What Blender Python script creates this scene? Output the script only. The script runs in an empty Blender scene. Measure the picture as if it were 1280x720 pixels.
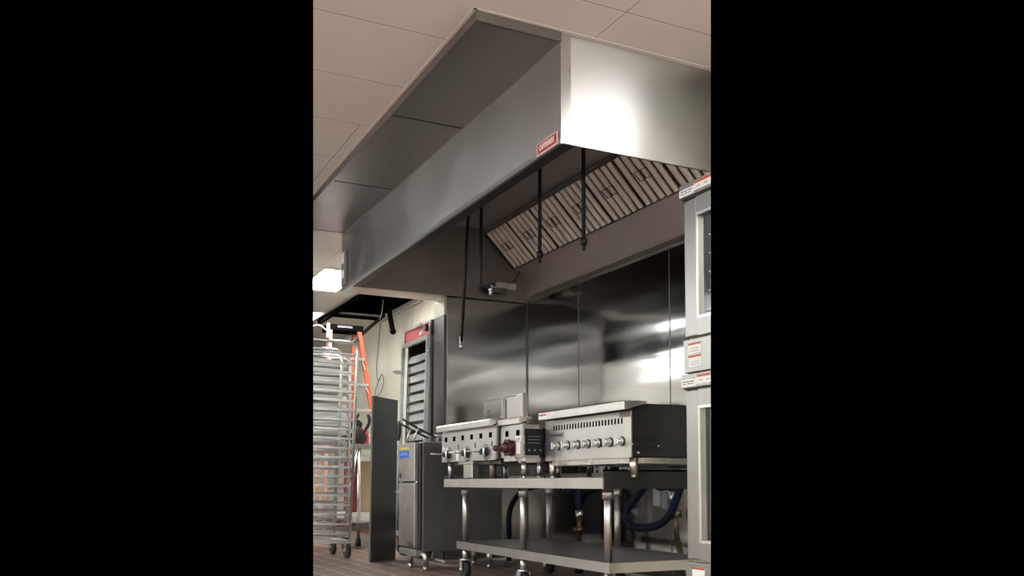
import bpy, bmesh, math, random
from mathutils import Vector, Matrix
random.seed(4)
C = bpy.context.scene.collection
PI = math.pi
CAM_Z = .62
YAW, PITCH, FPX, PCY = -.4619, .0577, 1131.0, 538.33
CEIL = 2.594
XB = 3.44          # building's right hand wall
YP = 6.62          # inner face of the partition at the hood's far end

# ------------------------------------------------------------------ extent of what the photo shows
def ray(px, py):
    R = Matrix.Rotation(YAW, 3, 'Z') @ Matrix.Rotation(PITCH, 3, 'X')
    r, f, u = R @ Vector((1, 0, 0)), R @ Vector((0, 1, 0)), R @ Vector((0, 0, 1))
    return (f + r*(px-640)/FPX - u*(py-PCY)/FPX), r, f, u
O = Vector((0, 0, CAM_Z))
def side_plane(px):
    n = ray(px, 0)[0].cross(ray(px, 720)[0]).normalized()
    if n.dot(ray(px, 0)[1]) < 0: n = -n
    return n                                             # points to the right
N_L, N_R = side_plane(391.6), side_plane(888.4)
N_FL, N_FR = side_plane(-10), side_plane(1290)
def row_plane(py):
    n = ray(0, py)[0].cross(ray(1280, py)[0]).normalized()
    if n.dot(ray(0, py)[3]) < 0: n = -n
    return n
N_T, N_B = row_plane(-10), row_plane(730)

def trim_object(bm):
    """cut a thing where the photo's view of the place ends"""
    for n, keep in ((N_L, 1), (N_R, -1)):
        d = [(v.co - O).dot(n)*keep for v in bm.verts]
        if not d or min(d) >= 0: continue
        if max(d) <= 0:
            bmesh.ops.delete(bm, geom=bm.verts[:], context='VERTS'); return
        g = bmesh.ops.bisect_plane(bm, geom=bm.verts[:]+bm.edges[:]+bm.faces[:], plane_co=O, plane_no=n*keep,
                                   clear_inner=True, clear_outer=False, dist=1e-6)
        ed = [e for e in g['geom_cut'] if isinstance(e, bmesh.types.BMEdge) and e.is_valid and e.is_boundary]
        if ed: bmesh.ops.holes_fill(bm, edges=ed, sides=0)
def trim_shell(bm):
    """leave out those stretches of the room's shell that the photo shows nothing of"""
    for n in (N_L, N_R, N_FL, N_FR, N_T, N_B):
        bmesh.ops.bisect_plane(bm, geom=bm.verts[:]+bm.edges[:]+bm.faces[:], plane_co=O, plane_no=n, dist=1e-6)
    kill = []
    for f in bm.faces:
        c = f.calc_center_median() - O
        fw = ray(640, PCY)[0]
        if c.dot(fw) <= 0: continue
        if c.dot(N_FL) < -1e-5 or c.dot(N_FR) > 1e-5 or c.dot(N_T) > 1e-5 or c.dot(N_B) < -1e-5: continue
        if c.dot(N_L) > -1e-5 and c.dot(N_R) < 1e-5: continue
        kill.append(f)
    bmesh.ops.delete(bm, geom=kill, context='FACES')

# ------------------------------------------------------------------ mesh helper
class MB:
    def __init__(s): s.bm = bmesh.new()
    def box(s, x0, x1, y0, y1, z0, z1, bev=0.0, M=None):
        x0, x1 = sorted((x0, x1)); y0, y1 = sorted((y0, y1)); z0, z1 = sorted((z0, z1))
        m = Matrix.Translation(((x0+x1)/2, (y0+y1)/2, (z0+z1)/2)) @ Matrix.Diagonal((x1-x0, y1-y0, z1-z0, 1))
        if M: m = M @ m
        t = bmesh.new(); bmesh.ops.create_cube(t, size=1, matrix=m)
        if bev: bmesh.ops.bevel(t, geom=t.edges[:], offset=bev, segments=2, profile=.5, affect='EDGES')
        s.add(t); return s
    def add(s, t):
        me = bpy.data.meshes.new('tmp'); t.to_mesh(me); t.free(); s.bm.from_mesh(me); bpy.data.meshes.remove(me)
    def cyl(s, p0, p1, r, seg=16, r2=None):
        p0, p1 = Vector(p0), Vector(p1); d = p1-p0
        m = Matrix.Translation((p0+p1)/2) @ d.to_track_quat('Z', 'Y').to_matrix().to_4x4()
        t = bmesh.new()
        bmesh.ops.create_cone(t, cap_ends=True, segments=seg, radius1=r, radius2=r if r2 is None else r2, depth=d.length, matrix=m)
        for f in t.faces:
            f.smooth = len(f.verts) == 4
        s.add(t); return s
    def sphere(s, c, r, sc=(1, 1, 1), seg=14):
        t = bmesh.new(); bmesh.ops.create_uvsphere(t, u_segments=seg, v_segments=seg//2+2, radius=r,
            matrix=Matrix.Translation(c) @ Matrix.Diagonal((*sc, 1)))
        for f in t.faces: f.smooth = True
        s.add(t); return s
    def tube(s, pts, r, seg=10, sub=6, closed=False):
        P = [Vector(p) for p in pts]; n = len(P)
        if sub > 1 and n > 2:
            Q = []
            rng = range(n if closed else n-1)
            for i in rng:
                a = P[(i-1) % n] if closed or i > 0 else P[0]*2-P[1]
                b, c = P[i], P[(i+1) % n]
                d = P[(i+2) % n] if closed or i+2 < n else P[-1]*2-P[-2]
                for k in range(sub):
                    t = k/sub
                    Q.append(.5*((2*b)+(c-a)*t+(2*a-5*b+4*c-d)*t*t+(3*b-a-3*c+d)*t**3))
            if not closed: Q.append(P[-1])
            P = Q; n = len(P)
        bm = bmesh.new(); rings = []; up = None
        for i, p in enumerate(P):
            if closed: d = P[(i+1) % n]-P[(i-1) % n]
            else: d = P[min(i+1, n-1)]-P[max(i-1, 0)]
            d.normalize()
            if up is None:
                up = Vector((0, 0, 1)) if abs(d.z) < .9 else Vector((1, 0, 0))
            a = d.cross(up)
            if a.length < 1e-4: a = d.orthogonal()
            a.normalize(); b = a.cross(d).normalized(); up = b
            rr = r[i] if isinstance(r, (list, tuple)) else r
            rings.append([bm.verts.new(p+a*rr*math.cos(2*PI*k/seg)+b*rr*math.sin(2*PI*k/seg)) for k in range(seg)])
        for i in range(n if closed else n-1):
            A, B = rings[i], rings[(i+1) % n]
            for k in range(seg):
                f = bm.faces.new((A[k], A[(k+1) % seg], B[(k+1) % seg], B[k])); f.smooth = True
        if not closed:
            bm.faces.new(rings[0][::-1]); bm.faces.new(rings[-1])
        bmesh.ops.recalc_face_normals(bm, faces=bm.faces[:])
        s.add(bm); return s
    def prism(s, poly, a0, a1, axis='y'):
        """poly in the two other axes, extruded along axis"""
        def mk(u, v, w):
            return {'y': (u, w, v), 'x': (w, u, v), 'z': (u, v, w)}[axis]
        bm = bmesh.new()
        A = [bm.verts.new(mk(u, v, a0)) for u, v in poly]; B = [bm.verts.new(mk(u, v, a1)) for u, v in poly]
        n = len(poly)
        bm.faces.new(A); bm.faces.new(B[::-1])
        for k in range(n): bm.faces.new((A[k], B[k], B[(k+1) % n], A[(k+1) % n]))
        bmesh.ops.recalc_face_normals(bm, faces=bm.faces[:])
        s.add(bm); return s
    def xf(s, M): bmesh.ops.transform(s.bm, matrix=M, verts=s.bm.verts[:]); return s
    def build(s, name, m, parent=None, shell=False, cut=True, bev=0.0):
        if shell: trim_shell(s.bm)
        elif cut:
            trim_object(s.bm)
            if len(s.bm.verts) == 0: s.bm.free(); return None
        root = parent
        me = bpy.data.meshes.new(name)
        vs = [v.co for v in s.bm.verts]
        if parent is None and vs:
            loc = Vector(((min(v.x for v in vs)+max(v.x for v in vs))/2, (min(v.y for v in vs)+max(v.y for v in vs))/2, min(v.z for v in vs)))
            off = loc
        else:
            loc = Vector((0, 0, 0)); off = Vector((0, 0, 0))
            while root is not None: off = off + root.location; root = root.parent
        off = off.copy(); loc = loc.copy()
        bmesh.ops.translate(s.bm, vec=-off, verts=s.bm.verts[:])
        s.bm.to_mesh(me); s.bm.free()
        o = bpy.data.objects.new(name, me); C.objects.link(o); o.location = loc
        if parent is not None: o.parent = parent
        if isinstance(m, (list, tuple)):
            for k in m: me.materials.append(k)
        else: me.materials.append(m)
        if bev:
            b = o.modifiers.new('bevel', 'BEVEL'); b.width = bev; b.segments = 2; b.limit_method = 'ANGLE'
        return o

def thing(name, label, cat, loc, group=None):
    o = bpy.data.objects.new(name, None); C.objects.link(o); o.location = loc
    o.empty_display_size = .05
    o['label'] = label; o['category'] = cat
    if group: o['group'] = group
    return o
def tag(o, label, cat, group=None):
    if o is None: return None
    o['label'] = label; o['category'] = cat
    if group: o['group'] = group
    return o
def struct(name, mb, m, shell=True):
    o = mb.build(name, m, None, shell=shell)
    if o: o['kind'] = 'structure'
    return o
def copy_tree(o, parent=None):
    c = o.copy(); C.objects.link(c)
    if parent is not None: c.parent = parent
    for ch in [k for k in C.objects if k.parent == o]: copy_tree(ch, c)
    return c
def text_mb(body, size, M, extrude=.0008, bold=False, sx=1.0):
    cu = bpy.data.curves.new('t', 'FONT'); cu.body = body; cu.size = size; cu.extrude = extrude
    cu.align_x = 'CENTER'; cu.align_y = 'CENTER'; cu.offset = .0012 if bold else 0
    ob = bpy.data.objects.new('t', cu); C.objects.link(ob)
    dg = bpy.context.evaluated_depsgraph_get(); dg.update()
    me = bpy.data.meshes.new_from_object(ob.evaluated_get(dg))
    b = MB(); b.bm.from_mesh(me); b.xf(M @ Matrix.Diagonal((sx, 1, 1, 1)))
    bpy.data.objects.remove(ob); bpy.data.curves.remove(cu); bpy.data.meshes.remove(me)
    return b
def face_minus_x(x, y, z):     # local x -> world -y, local y -> world z, local z -> world -x
    return Matrix(((0, 0, -1, x), (-1, 0, 0, y), (0, 1, 0, z), (0, 0, 0, 1)))

# ------------------------------------------------------------------ materials
def mat(name, col, rough=.5, metal=0.0, spec=.5, noise=0.0, nscale=(6, 6, 6), bump=0.0, bscale=(8, 8, 8), aniso=0.0,
        arot=0.0, emit=0.0, ecol=None, rnoise=0.0, alpha=1.0, trans=0.0, bdetail=2.0):
    m = bpy.data.materials.new(name); m.use_nodes = True
    nt = m.node_tree; P = nt.nodes['Principled BSDF']
    P.inputs['Base Color'].default_value = (*col, 1); P.inputs['Roughness'].default_value = rough
    P.inputs['Metallic'].default_value = metal; P.inputs['Specular IOR Level'].default_value = spec
    if trans: P.inputs['Transmission Weight'].default_value = trans
    geo = nt.nodes.new('ShaderNodeNewGeometry')
    def nz(scale, detail=3.0):
        mp = nt.nodes.new('ShaderNodeMapping'); mp.inputs['Scale'].default_value = scale
        nt.links.new(geo.outputs['Position'], mp.inputs['Vector'])
        n = nt.nodes.new('ShaderNodeTexNoise'); n.inputs['Scale'].default_value = 1; n.inputs['Detail'].default_value = detail
        nt.links.new(mp.outputs[0], n.inputs['Vector']); return n
    if noise:
        n = nz(nscale); mx = nt.nodes.new('ShaderNodeMixRGB')
        mx.inputs[1].default_value = (*[c*(1-noise) for c in col], 1); mx.inputs[2].default_value = (*[min(1, c*(1+noise)) for c in col], 1)
        cr = nt.nodes.new('ShaderNodeMapRange'); cr.inputs[1].default_value = .3; cr.inputs[2].default_value = .7
        nt.links.new(n.outputs['Fac'], cr.inputs[0]); nt.links.new(cr.outputs[0], mx.inputs[0])
        nt.links.new(mx.outputs[0], P.inputs['Base Color'])
    if rnoise:
        n = nz((3, 3, 3)); cr = nt.nodes.new('ShaderNodeMapRange')
        cr.inputs[1].default_value = .3; cr.inputs[2].default_value = .7
        cr.inputs[3].default_value = max(.03, rough-rnoise); cr.inputs[4].default_value = rough+rnoise
        nt.links.new(n.outputs['Fac'], cr.inputs[0]); nt.links.new(cr.outputs[0], P.inputs['Roughness'])
    if bump:
        n = nz(bscale, bdetail); b = nt.nodes.new('ShaderNodeBump'); b.inputs['Strength'].default_value = 1; b.inputs['Distance'].default_value = bump
        nt.links.new(n.outputs['Fac'], b.inputs['Height']); nt.links.new(b.outputs[0], P.inputs['Normal'])
    if aniso:
        P.inputs['Anisotropic'].default_value = aniso; P.inputs['Anisotropic Rotation'].default_value = arot
        t = nt.nodes.new('ShaderNodeTangent'); t.direction_type = 'RADIAL'; t.axis = 'Z'
        nt.links.new(t.outputs[0], P.inputs['Tangent'])
    if emit:
        P.inputs['Emission Color'].default_value = (*(ecol or col), 1); P.inputs['Emission Strength'].default_value = emit
    m['P'] = 1
    return m
STEEL = mat('brushed_steel', (.52, .49, .465), .30, 1, noise=.05, nscale=(2, 2, 2), rnoise=.06)
STEEL_HOOD = mat('hood_steel', (.50, .475, .46), .34, 1, noise=.04, nscale=(1, 1, 1), rnoise=.04, aniso=.75, arot=.25)
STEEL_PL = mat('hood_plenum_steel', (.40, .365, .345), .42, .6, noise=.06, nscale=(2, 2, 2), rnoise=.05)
STEEL_SHADED = mat('hood_shaded_steel', (.24, .215, .20), .36, 1, noise=.1, nscale=(2, 2, 2), rnoise=.05)  # hood steel darkened: the shade inside the hood is put into its colour
STEEL_WALL = mat('wall_sheet_steel', (.40, .39, .37), .11, 1, noise=.04, nscale=(1, 1, 1), bump=.018, bscale=(.3, .25, 3.2), bdetail=1.0, rnoise=.03)
STEEL_SOFFIT = mat('soffit_steel', (.27, .25, .24), .34, 1, bump=.004, bscale=(1.5, 1.5, 1), rnoise=.05, noise=.04, nscale=(1, 1, 1))
DARKSIDE = mat('near_black_steel', (.012, .011, .0105), .45, 0, .35)  # even near-black for the broiler body and the stand's near rim
STEEL_PART = mat('partition_sheet_steel', (.30, .292, .28), .2, 1, noise=.04, nscale=(1, 1, 1), bump=.012, bscale=(.3, .25, 3.0), bdetail=1.0)
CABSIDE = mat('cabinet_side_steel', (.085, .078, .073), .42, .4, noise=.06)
DIFF2 = mat('bright_light_diffuser', (1, 1, 1), .5, emit=45, ecol=(1, .985, .95))
VOID = mat('dark_opening', (.004, .004, .004), .9, 0, 0)
STEEL_BRIGHT = mat('satin_steel', (.55, .53, .505), .33, 1, noise=.06, nscale=(9, 9, 9))
STEEL_DARK = mat('dull_grey_steel', (.13, .13, .127), .42, .7, noise=.08, nscale=(3, 3, 3))
STEEL_FRONT = mat('equipment_front_steel', (.50, .485, .47), .36, 1, noise=.05, nscale=(4, 4, 4), rnoise=.04)
FILTER = mat('baffle_steel', (.95, .86, .80), .45, 0, noise=.10, nscale=(6, 6, 6))
BLACKSTEEL = mat('blackened_steel', (.010, .009, .009), .5, 0, .3)
ALU = mat('aluminium', (.72, .72, .72), .33, 1, noise=.05, nscale=(8, 8, 8))
PANMAT = mat('pan_aluminium', (.82, .82, .81), .38, 1, noise=.05, nscale=(12, 12, 12))
BLACK = mat('black_plastic', (.012, .012, .013), .45)
RUBBER = mat('black_rubber', (.018, .018, .018), .7)
WHEEL = mat('grey_hub', (.35, .35, .35), .5, .4)
ORANGE = mat('orange_fibreglass', (.44, .09, .045), .45, noise=.08)
RED = mat('red_sign', (.42, .03, .035), .45)
WHITE = mat('white_label', (.85, .83, .8), .5)
MAROON = mat('maroon_knob', (.06, .010, .012), .35)
BLUE = mat('blue_hose', (.004, .007, .034), .6, 0, .3)
BLUEST = mat('blue_sticker', (.03, .13, .6), .5)
YEL = mat('yellow_sticker', (.8, .65, .05), .5)
BRASS = mat('aged_brass', (.14, .10, .06), .45, .8, noise=.4, nscale=(30, 30, 30))
FRP = mat('cream_wall_panel', (.86, .82, .68), .32, 0, .5, noise=.06, nscale=(2, 2, 1.5), bump=.004, bscale=(40, 40, 40))
PAINT = mat('painted_wall', (.78, .75, .69), .7)
TAN = mat('cardboard', (.48, .37, .22), .8, noise=.06)
CLOTH = mat('black_cloth', (.008, .008, .009), .85, noise=.4, nscale=(20, 20, 20))
REDCLOTH = mat('red_cloth', (.4, .02, .03), .8)
FRPCAP = mat('cream_cap', (.55, .52, .43), .5)
TRIMW = mat('white_trim', (.72, .68, .64), .45)
DARKT = mat('dark_bar', (.03, .027, .025), .5, .3)
INK = mat('dark_ink', (.05, .045, .05), .6)
STRIPE = mat('orange_red_stripe', (.5, .09, .04), .5)
CORD = mat('cord', (.55, .5, .42), .6)
DIFF = mat('light_diffuser', (1, 1, 1), .5, emit=13.5, ecol=(.93, .985, 1))
GLASSM = mat('door_glass', (.9, .93, .92), .04, 0, .5, trans=1)
GLASSM.node_tree.nodes['Principled BSDF'].inputs['IOR'].default_value = 1.12
OVENIN = mat('oven_cavity_enamel', (.022, .024, .023), .5)
OVENSTEEL = mat('oven_steel', (.37, .357, .34), .38, 1, noise=.04, nscale=(4, 4, 4))
PLATE = mat('dark_data_plate', (.010, .012, .018), .5, 0, .3)

def grid_mat():
    m = bpy.data.materials.new('ceiling_tile'); m.use_nodes = True; nt = m.node_tree; P = nt.nodes['Principled BSDF']
    geo = nt.nodes.new('ShaderNodeNewGeometry'); sep = nt.nodes.new('ShaderNodeSeparateXYZ'); nt.links.new(geo.outputs['Position'], sep.inputs[0])
    def M(op, a, b=None, c=None):
        n = nt.nodes.new('ShaderNodeMath'); n.operation = op
        for i, v in enumerate((a, b, c)):
            if v is None: continue
            if isinstance(v, (int, float)): n.inputs[i].default_value = v
            else: nt.links.new(v, n.inputs[i])
        return n.outputs[0]
    def dist(out, off, pitch):
        t = M('DIVIDE', M('SUBTRACT', out, off), pitch)
        return M('MULTIPLY', M('ABSOLUTE', M('SUBTRACT', t, M('ROUND', t))), pitch)
    dy = dist(sep.outputs['Y'], 3.645, .5535); dx = dist(sep.outputs['X'], 2.075, .6465)
    hide = M('MULTIPLY', M('LESS_THAN', sep.outputs['X'], 1.6), M('LESS_THAN', sep.outputs['Y'], 4.75))
    dx = M('ADD', dx, hide)
    d = M('MINIMUM', dx, dy)
    dark = M('LESS_THAN', d, .0028)
    bar = M('LESS_THAN', d, .012)
    n = nt.nodes.new('ShaderNodeTexNoise'); n.inputs['Scale'].default_value = 1.5; nt.links.new(geo.outputs['Position'], n.inputs['Vector'])
    mx = nt.nodes.new('ShaderNodeMixRGB'); mx.inputs[1].default_value = (.74, .685, .655, 1); mx.inputs[2].default_value = (.79, .745, .715, 1)
    nt.links.new(n.outputs['Fac'], mx.inputs[0])
    m2 = nt.nodes.new('ShaderNodeMixRGB'); m2.inputs[2].default_value = (.80, .75, .72, 1); nt.links.new(mx.outputs[0], m2.inputs[1]); nt.links.new(bar, m2.inputs[0])
    m3 = nt.nodes.new('ShaderNodeMixRGB'); m3.inputs[2].default_value = (.36, .30, .27, 1); nt.links.new(m2.outputs[0], m3.inputs[1]); nt.links.new(dark, m3.inputs[0])
    nt.links.new(m3.outputs[0], P.inputs['Base Color']); P.inputs['Roughness'].default_value = .6
    return m
def floor_mat():
    m = bpy.data.materials.new('quarry_tile'); m.use_nodes = True; nt = m.node_tree; P = nt.nodes['Principled BSDF']
    geo = nt.nodes.new('ShaderNodeNewGeometry')
    mp = nt.nodes.new('ShaderNodeMapping'); mp.inputs['Rotation'].default_value = (0, 0, PI/2); nt.links.new(geo.outputs['Position'], mp.inputs['Vector'])
    b = nt.nodes.new('ShaderNodeTexBrick'); nt.links.new(mp.outputs[0], b.inputs['Vector'])
    b.inputs['Color1'].default_value = (.17, .115, .092, 1); b.inputs['Color2'].default_value = (.21, .145, .115, 1)
    b.inputs['Mortar'].default_value = (.55, .44, .36, 1); b.inputs['Scale'].default_value = 1
    b.inputs['Mortar Size'].default_value = .006; b.inputs['Brick Width'].default_value = .29; b.inputs['Row Height'].default_value = .145
    b.offset = .5
    nt.links.new(b.outputs['Color'], P.inputs['Base Color']); P.inputs['Roughness'].default_value = .42
    return m
CEILM, FLOORM = grid_mat(), floor_mat()

# ------------------------------------------------------------------ the room
XL, YN, YF = -4.0, -3.2, 13.4
f = MB().box(XL, XB+.1, YN, YF, -.1, 0); struct('floor', f, FLOORM)
# ceiling with the tile lifted out near the right wall (the dark opening)
HX0, HX1, HY0, HY1 = 2.78, 3.40, 9.05, 10.30
def slab_with_holes(xs, ys, z0, z1, holes):
    b = MB()
    for i in range(len(xs)-1):
        for j in range(len(ys)-1):
            cx, cy = (xs[i]+xs[i+1])/2, (ys[j]+ys[j+1])/2
            if any(h[0] < cx < h[1] and h[2] < cy < h[3] for h in holes): continue
            b.box(xs[i], xs[i+1], ys[j], ys[j+1], z0, z1)
    return b
HOODX = 1.915
holes = [(HX0, HX1, HY0, HY1), (HOODX+.02, XB, 3.40, 6.80)]
xs = sorted({XL, XB+.1, HX0, HX1, HOODX+.02, XB}); ys = sorted({YN, YF, HY0, HY1, 3.40, 6.80})
struct('ceiling', slab_with_holes(xs, ys, CEIL, CEIL+.03, holes), CEILM)
struct('wall_left', MB().box(XL-.1, XL, YN, YF, 0, CEIL), PAINT)
struct('wall_behind', MB().box(XL, XB, YN-.1, YN, 0, CEIL), PAINT)
struct('wall_far', MB().box(XL, XB, YF, YF+.1, 0, CEIL), PAINT)
wr = MB().box(XB, XB+.1, YN, YP-.005, 0, CEIL+.9)
wr.box(XB, XB+.1, YP-.005, YF, 0, CEIL)
struct('wall_right', wr, FRP)
# seams and top angle of the cream wall panels
for k, y in enumerate((9.38, 10.56, 11.7)):
    struct('trim_%d' % (k+1), MB().box(XB-.004, XB+.002, y-.006, y+.006, .1, CEIL), TRIMW)
struct('trim_4', MB().box(XB-.02, XB, YP+.2, YF, CEIL-.03, CEIL), TRIMW)
struct('baseboard_right', MB().box(XB-.015, XB, YP+.2, YF, 0, .12), mat('cove_base', (.20, .08, .055), .5))
# partition stub that carries the hood's far end
struct('wall_partition', MB().box(2.705, XB, YP+.004, YP+.2, 0, 2.098), FRP)
struct('trim_5', MB().box(2.690, 2.712, YP-.007, YP+.206, 1.955, 2.098), FRPCAP)
struct('trim_10', MB().box(2.7125, 2.719, YP-.011, YP-.006, .02, 1.96), STEEL_BRIGHT)
struct('trim_9', MB().box(2.688, 2.712, YP-.008, YP+.206, 0.02, 1.955), CABSIDE)
# sheet steel cladding
cl = MB().box(2.715, XB-.008, YP-.006, YP+.003, .02, 2.12); struct('wall_partition_steel', cl, STEEL_PART)
edges = [YP-.006, 5.78, 4.65, 3.52]
for k in range(3):
    struct('wall_right_steel_%d' % (k+1), MB().box(XB-.007, XB-.001, edges[k+1]+.002, edges[k]-.002, .02, 2.15), STEEL_WALL)
for k, y in enumerate((5.78, 4.65)):
    b = MB().box(XB-.009, XB-.007, y-.004, y+.004, .02, 2.14)
    struct('trim_%d' % (6+k), b, STEEL_DARK)
struct('trim_8', MB().box(XB-.014, XB-.007, YP-.014, YP-.006, .02, 2.12), STEEL_DARK)
# dark space above the lifted ceiling tile
pl = MB().box(HX0-.3, XB+.05, HY0-.4, HY0-.36, CEIL+.03, CEIL+.9).box(HX0-.3, XB+.05, HY1+.4, HY1+.44, CEIL+.03, CEIL+.9)
pl.box(HX0-.34, HX0-.3, HY0-.4, HY1+.4, CEIL+.03, CEIL+.9).box(HX0-.3, XB+.05, HY0-.4, HY1+.4, CEIL+.9, CEIL+.93)
pl.box(XB-.005, XB+.05, HY0-.4, HY1+.4, CEIL+.03, CEIL+.93)
struct('ceiling_void', pl, VOID)

# ------------------------------------------------------------------ ceiling lights
def ceiling_light(x0, x1, y0, y1, label, group=None, out=False):
    t = thing('ceiling_light', label, 'ceiling light', ((x0+x1)/2, (y0+y1)/2, CEIL-.012), group)
    fr = MB()
    w = .022; z0, z1 = CEIL-.014, CEIL
    fr.box(x0, x1, y0, y0+w, z0, z1).box(x0, x1, y1-w, y1, z0, z1).box(x0, x0+w, y0+w, y1-w, z0, z1).box(x1-w, x1, y0+w, y1-w, z0, z1)
    fr.build('frame', TRIMW, t, shell=out)
    MB().box(x0+w, x1-w, y0+w, y1-w, CEIL-(.075 if out else .008), CEIL-.002).build('diffuser', DIFF if out else DIFF2, t, shell=out)  # unseen panels drop below the ceiling so that they brighten it too
    return t
ceiling_light(2.10, 2.5, 8.09, 9.06, 'lit ceiling panel just past the hood, nearer of the two visible panels')
ceiling_light(2.19, 2.70, 10.25, 11.3, 'lit ceiling panel far back above the pan racks, left of the ceiling hole')
OUT = 'ceiling lights over the rest of the kitchen'
ceiling_light(2.68, 2.89, 1.30, 2.45, 'out-of-view drop-lens fluorescent ceiling panel of the kitchen', OUT, True)
for (x, y) in ((.35, .9), (-1.2, 1.9), (-1.15, 5.0), (-1.15, 8.0), (-.98, 9.9), (-2.4, 12.3), (3.08, .25), (2.5, -1.6), (.4, -1.4), (-1.4, -1.4), (-3, .2), (-3, 3.4), (-3, 6.6), (-3, 9.8)):  # unseen panels, added to brighten the room, hood and ceiling
    ceiling_light(x-.28, x+.28, y-.55, y+.55, 'out-of-view drop-lens fluorescent ceiling panel of the kitchen', OUT, True)

# ------------------------------------------------------------------ the hood
YH0, YH1 = 3.369, 6.82
hood = thing('exhaust_hood', 'long brushed stainless exhaust hood hanging from the ceiling above the cooking equipment', 'exhaust hood', (2.65, 5.1, 2.1))
HB = 2.1
b = MB().box(HOODX, HOODX+.012, YH0, YH1, HB, CEIL+.11); b.build('front_panel', STEEL_HOOD, hood)
MB().box(HOODX-.003, HOODX, YH0, YH1, HB, HB+.022).build('bottom_lip', STEEL_BRIGHT, hood)
b = MB().box(HOODX+.013, XB-.01, YH0, YH0+.012, HB+.002, CEIL+.11); b.build('near_end_panel', STEEL_HOOD, hood)
MB().box(HOODX, HOODX+.05, YH0-.003, YH0, HB+.002, CEIL-.002).build('corner_trim', STEEL, hood)
# far end: a double skin resting on the partition
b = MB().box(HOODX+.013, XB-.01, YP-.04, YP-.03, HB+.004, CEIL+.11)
b.build('far_end_inner_panel', STEEL_SHADED, hood)
MB().box(HOODX+.013, 2.685, YP-.03, YH1, HB, HB+.03).build('far_end_underside', STEEL_BRIGHT, hood)
MB().box(HOODX, XB-.01, YH1-.012, YH1, HB+.031, CEIL-.002).build('far_end_outer_panel', STEEL_HOOD, hood)
# inside: front gutter, top, back
g = MB().box(HOODX+.013, 1.995, YH0+.013, YP-.041, HB+.006, HB+.03)
g.box(1.99, 1.995, YH0+.013, YP-.041, HB+.03, HB+.05); g.build('front_gutter', DARKT, hood)
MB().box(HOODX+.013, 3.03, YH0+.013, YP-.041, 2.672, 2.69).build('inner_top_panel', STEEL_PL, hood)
MB().prism([(3.022, 2.66), (3.05, 2.71), (XB-.01, 2.71), (XB-.01, 2.70), (3.06, 2.70), (3.03, 2.65)], YH0+.013, YP-.041).build('filter_top_channel', STEEL_SHADED, hood)
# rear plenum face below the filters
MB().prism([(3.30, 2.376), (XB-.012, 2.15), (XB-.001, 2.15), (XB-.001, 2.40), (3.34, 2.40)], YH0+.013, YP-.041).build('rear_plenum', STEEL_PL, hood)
MB().prism([(XB-.03, 2.118), (XB-.012, 2.118), (XB-.012, 2.15), (XB-.03, 2.152)], YH0+.013, YP-.041).build('rear_lip', STEEL_BRIGHT, hood)
# soffit panels filling between ceiling tile and hood
SX0 = 1.515
seam = [YH0-.005, 4.447, 5.60, 6.755]
for k in range(3):
    MB().box(SX0, HOODX-.004, seam[k]+.007, seam[k+1]-.007, 2.551, 2.556).build('soffit_panel', STEEL_SOFFIT, hood)
MB().box(SX0, HOODX-.004, seam[0], seam[3], 2.558, 2.561).build('soffit_backing', BLACK, hood)
MB().box(HOODX-.005, HOODX-.001, YH0, 6.77, 2.546, 2.552).build('soffit_bead', STEEL_BRIGHT, hood)
lip = MB().box(SX0-.012, SX0, YH0-.017, 6.77, 2.549, CEIL).box(SX0, HOODX-.004, YH0-.017, YH0-.006, 2.549, CEIL).box(SX0, HOODX-.004, 6.757, 6.77, 2.549, CEIL)
lip.build('soffit_trim', STEEL_SOFFIT, hood)
tr = MB().box(SX0-.028, SX0-.013, YH0-.032, 6.79, CEIL-.004, CEIL-.001).box(SX0-.028, XB-.02, YH0-.032, YH0-.018, CEIL-.004, CEIL-.001)
tr.build('ceiling_angle', mat('painted_angle', (.70, .65, .62), .6), hood)
# name plate on the front near the corner
npl = MB().box(HOODX-.006, HOODX-.003, 3.388, 3.582, HB+.006, HB+.062).build('name_plate_backing', mat('pink_white', (.75, .55, .52), .5), hood)
rp = MB().box(HOODX-.008, HOODX-.006, 3.397, 3.570, HB+.013, HB+.056).build('name_plate', RED, hood)
text_mb('CAPTIVEAIRE', .033, face_minus_x(HOODX-.0085, 3.4835, HB+.034), bold=True, sx=.70).build('lettering', mat('letter_cream', (.85, .75, .7), .5), rp)
# control plate near the far corner
cp = MB().box(HOODX-.02, HOODX-.0005, 6.655, 6.775, HB+.03, HB+.30, .004).build('control_plate', mat('grey_plate', (.22, .20, .19), .5, .5), hood)
MB().box(HOODX-.023, HOODX-.02, 6.69, 6.755, HB+.20, HB+.285).build('label', WHITE, cp)
MB().box(HOODX-.023, HOODX-.02, 6.685, 6.74, HB+.085, HB+.145).build('label', WHITE, cp)

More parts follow.
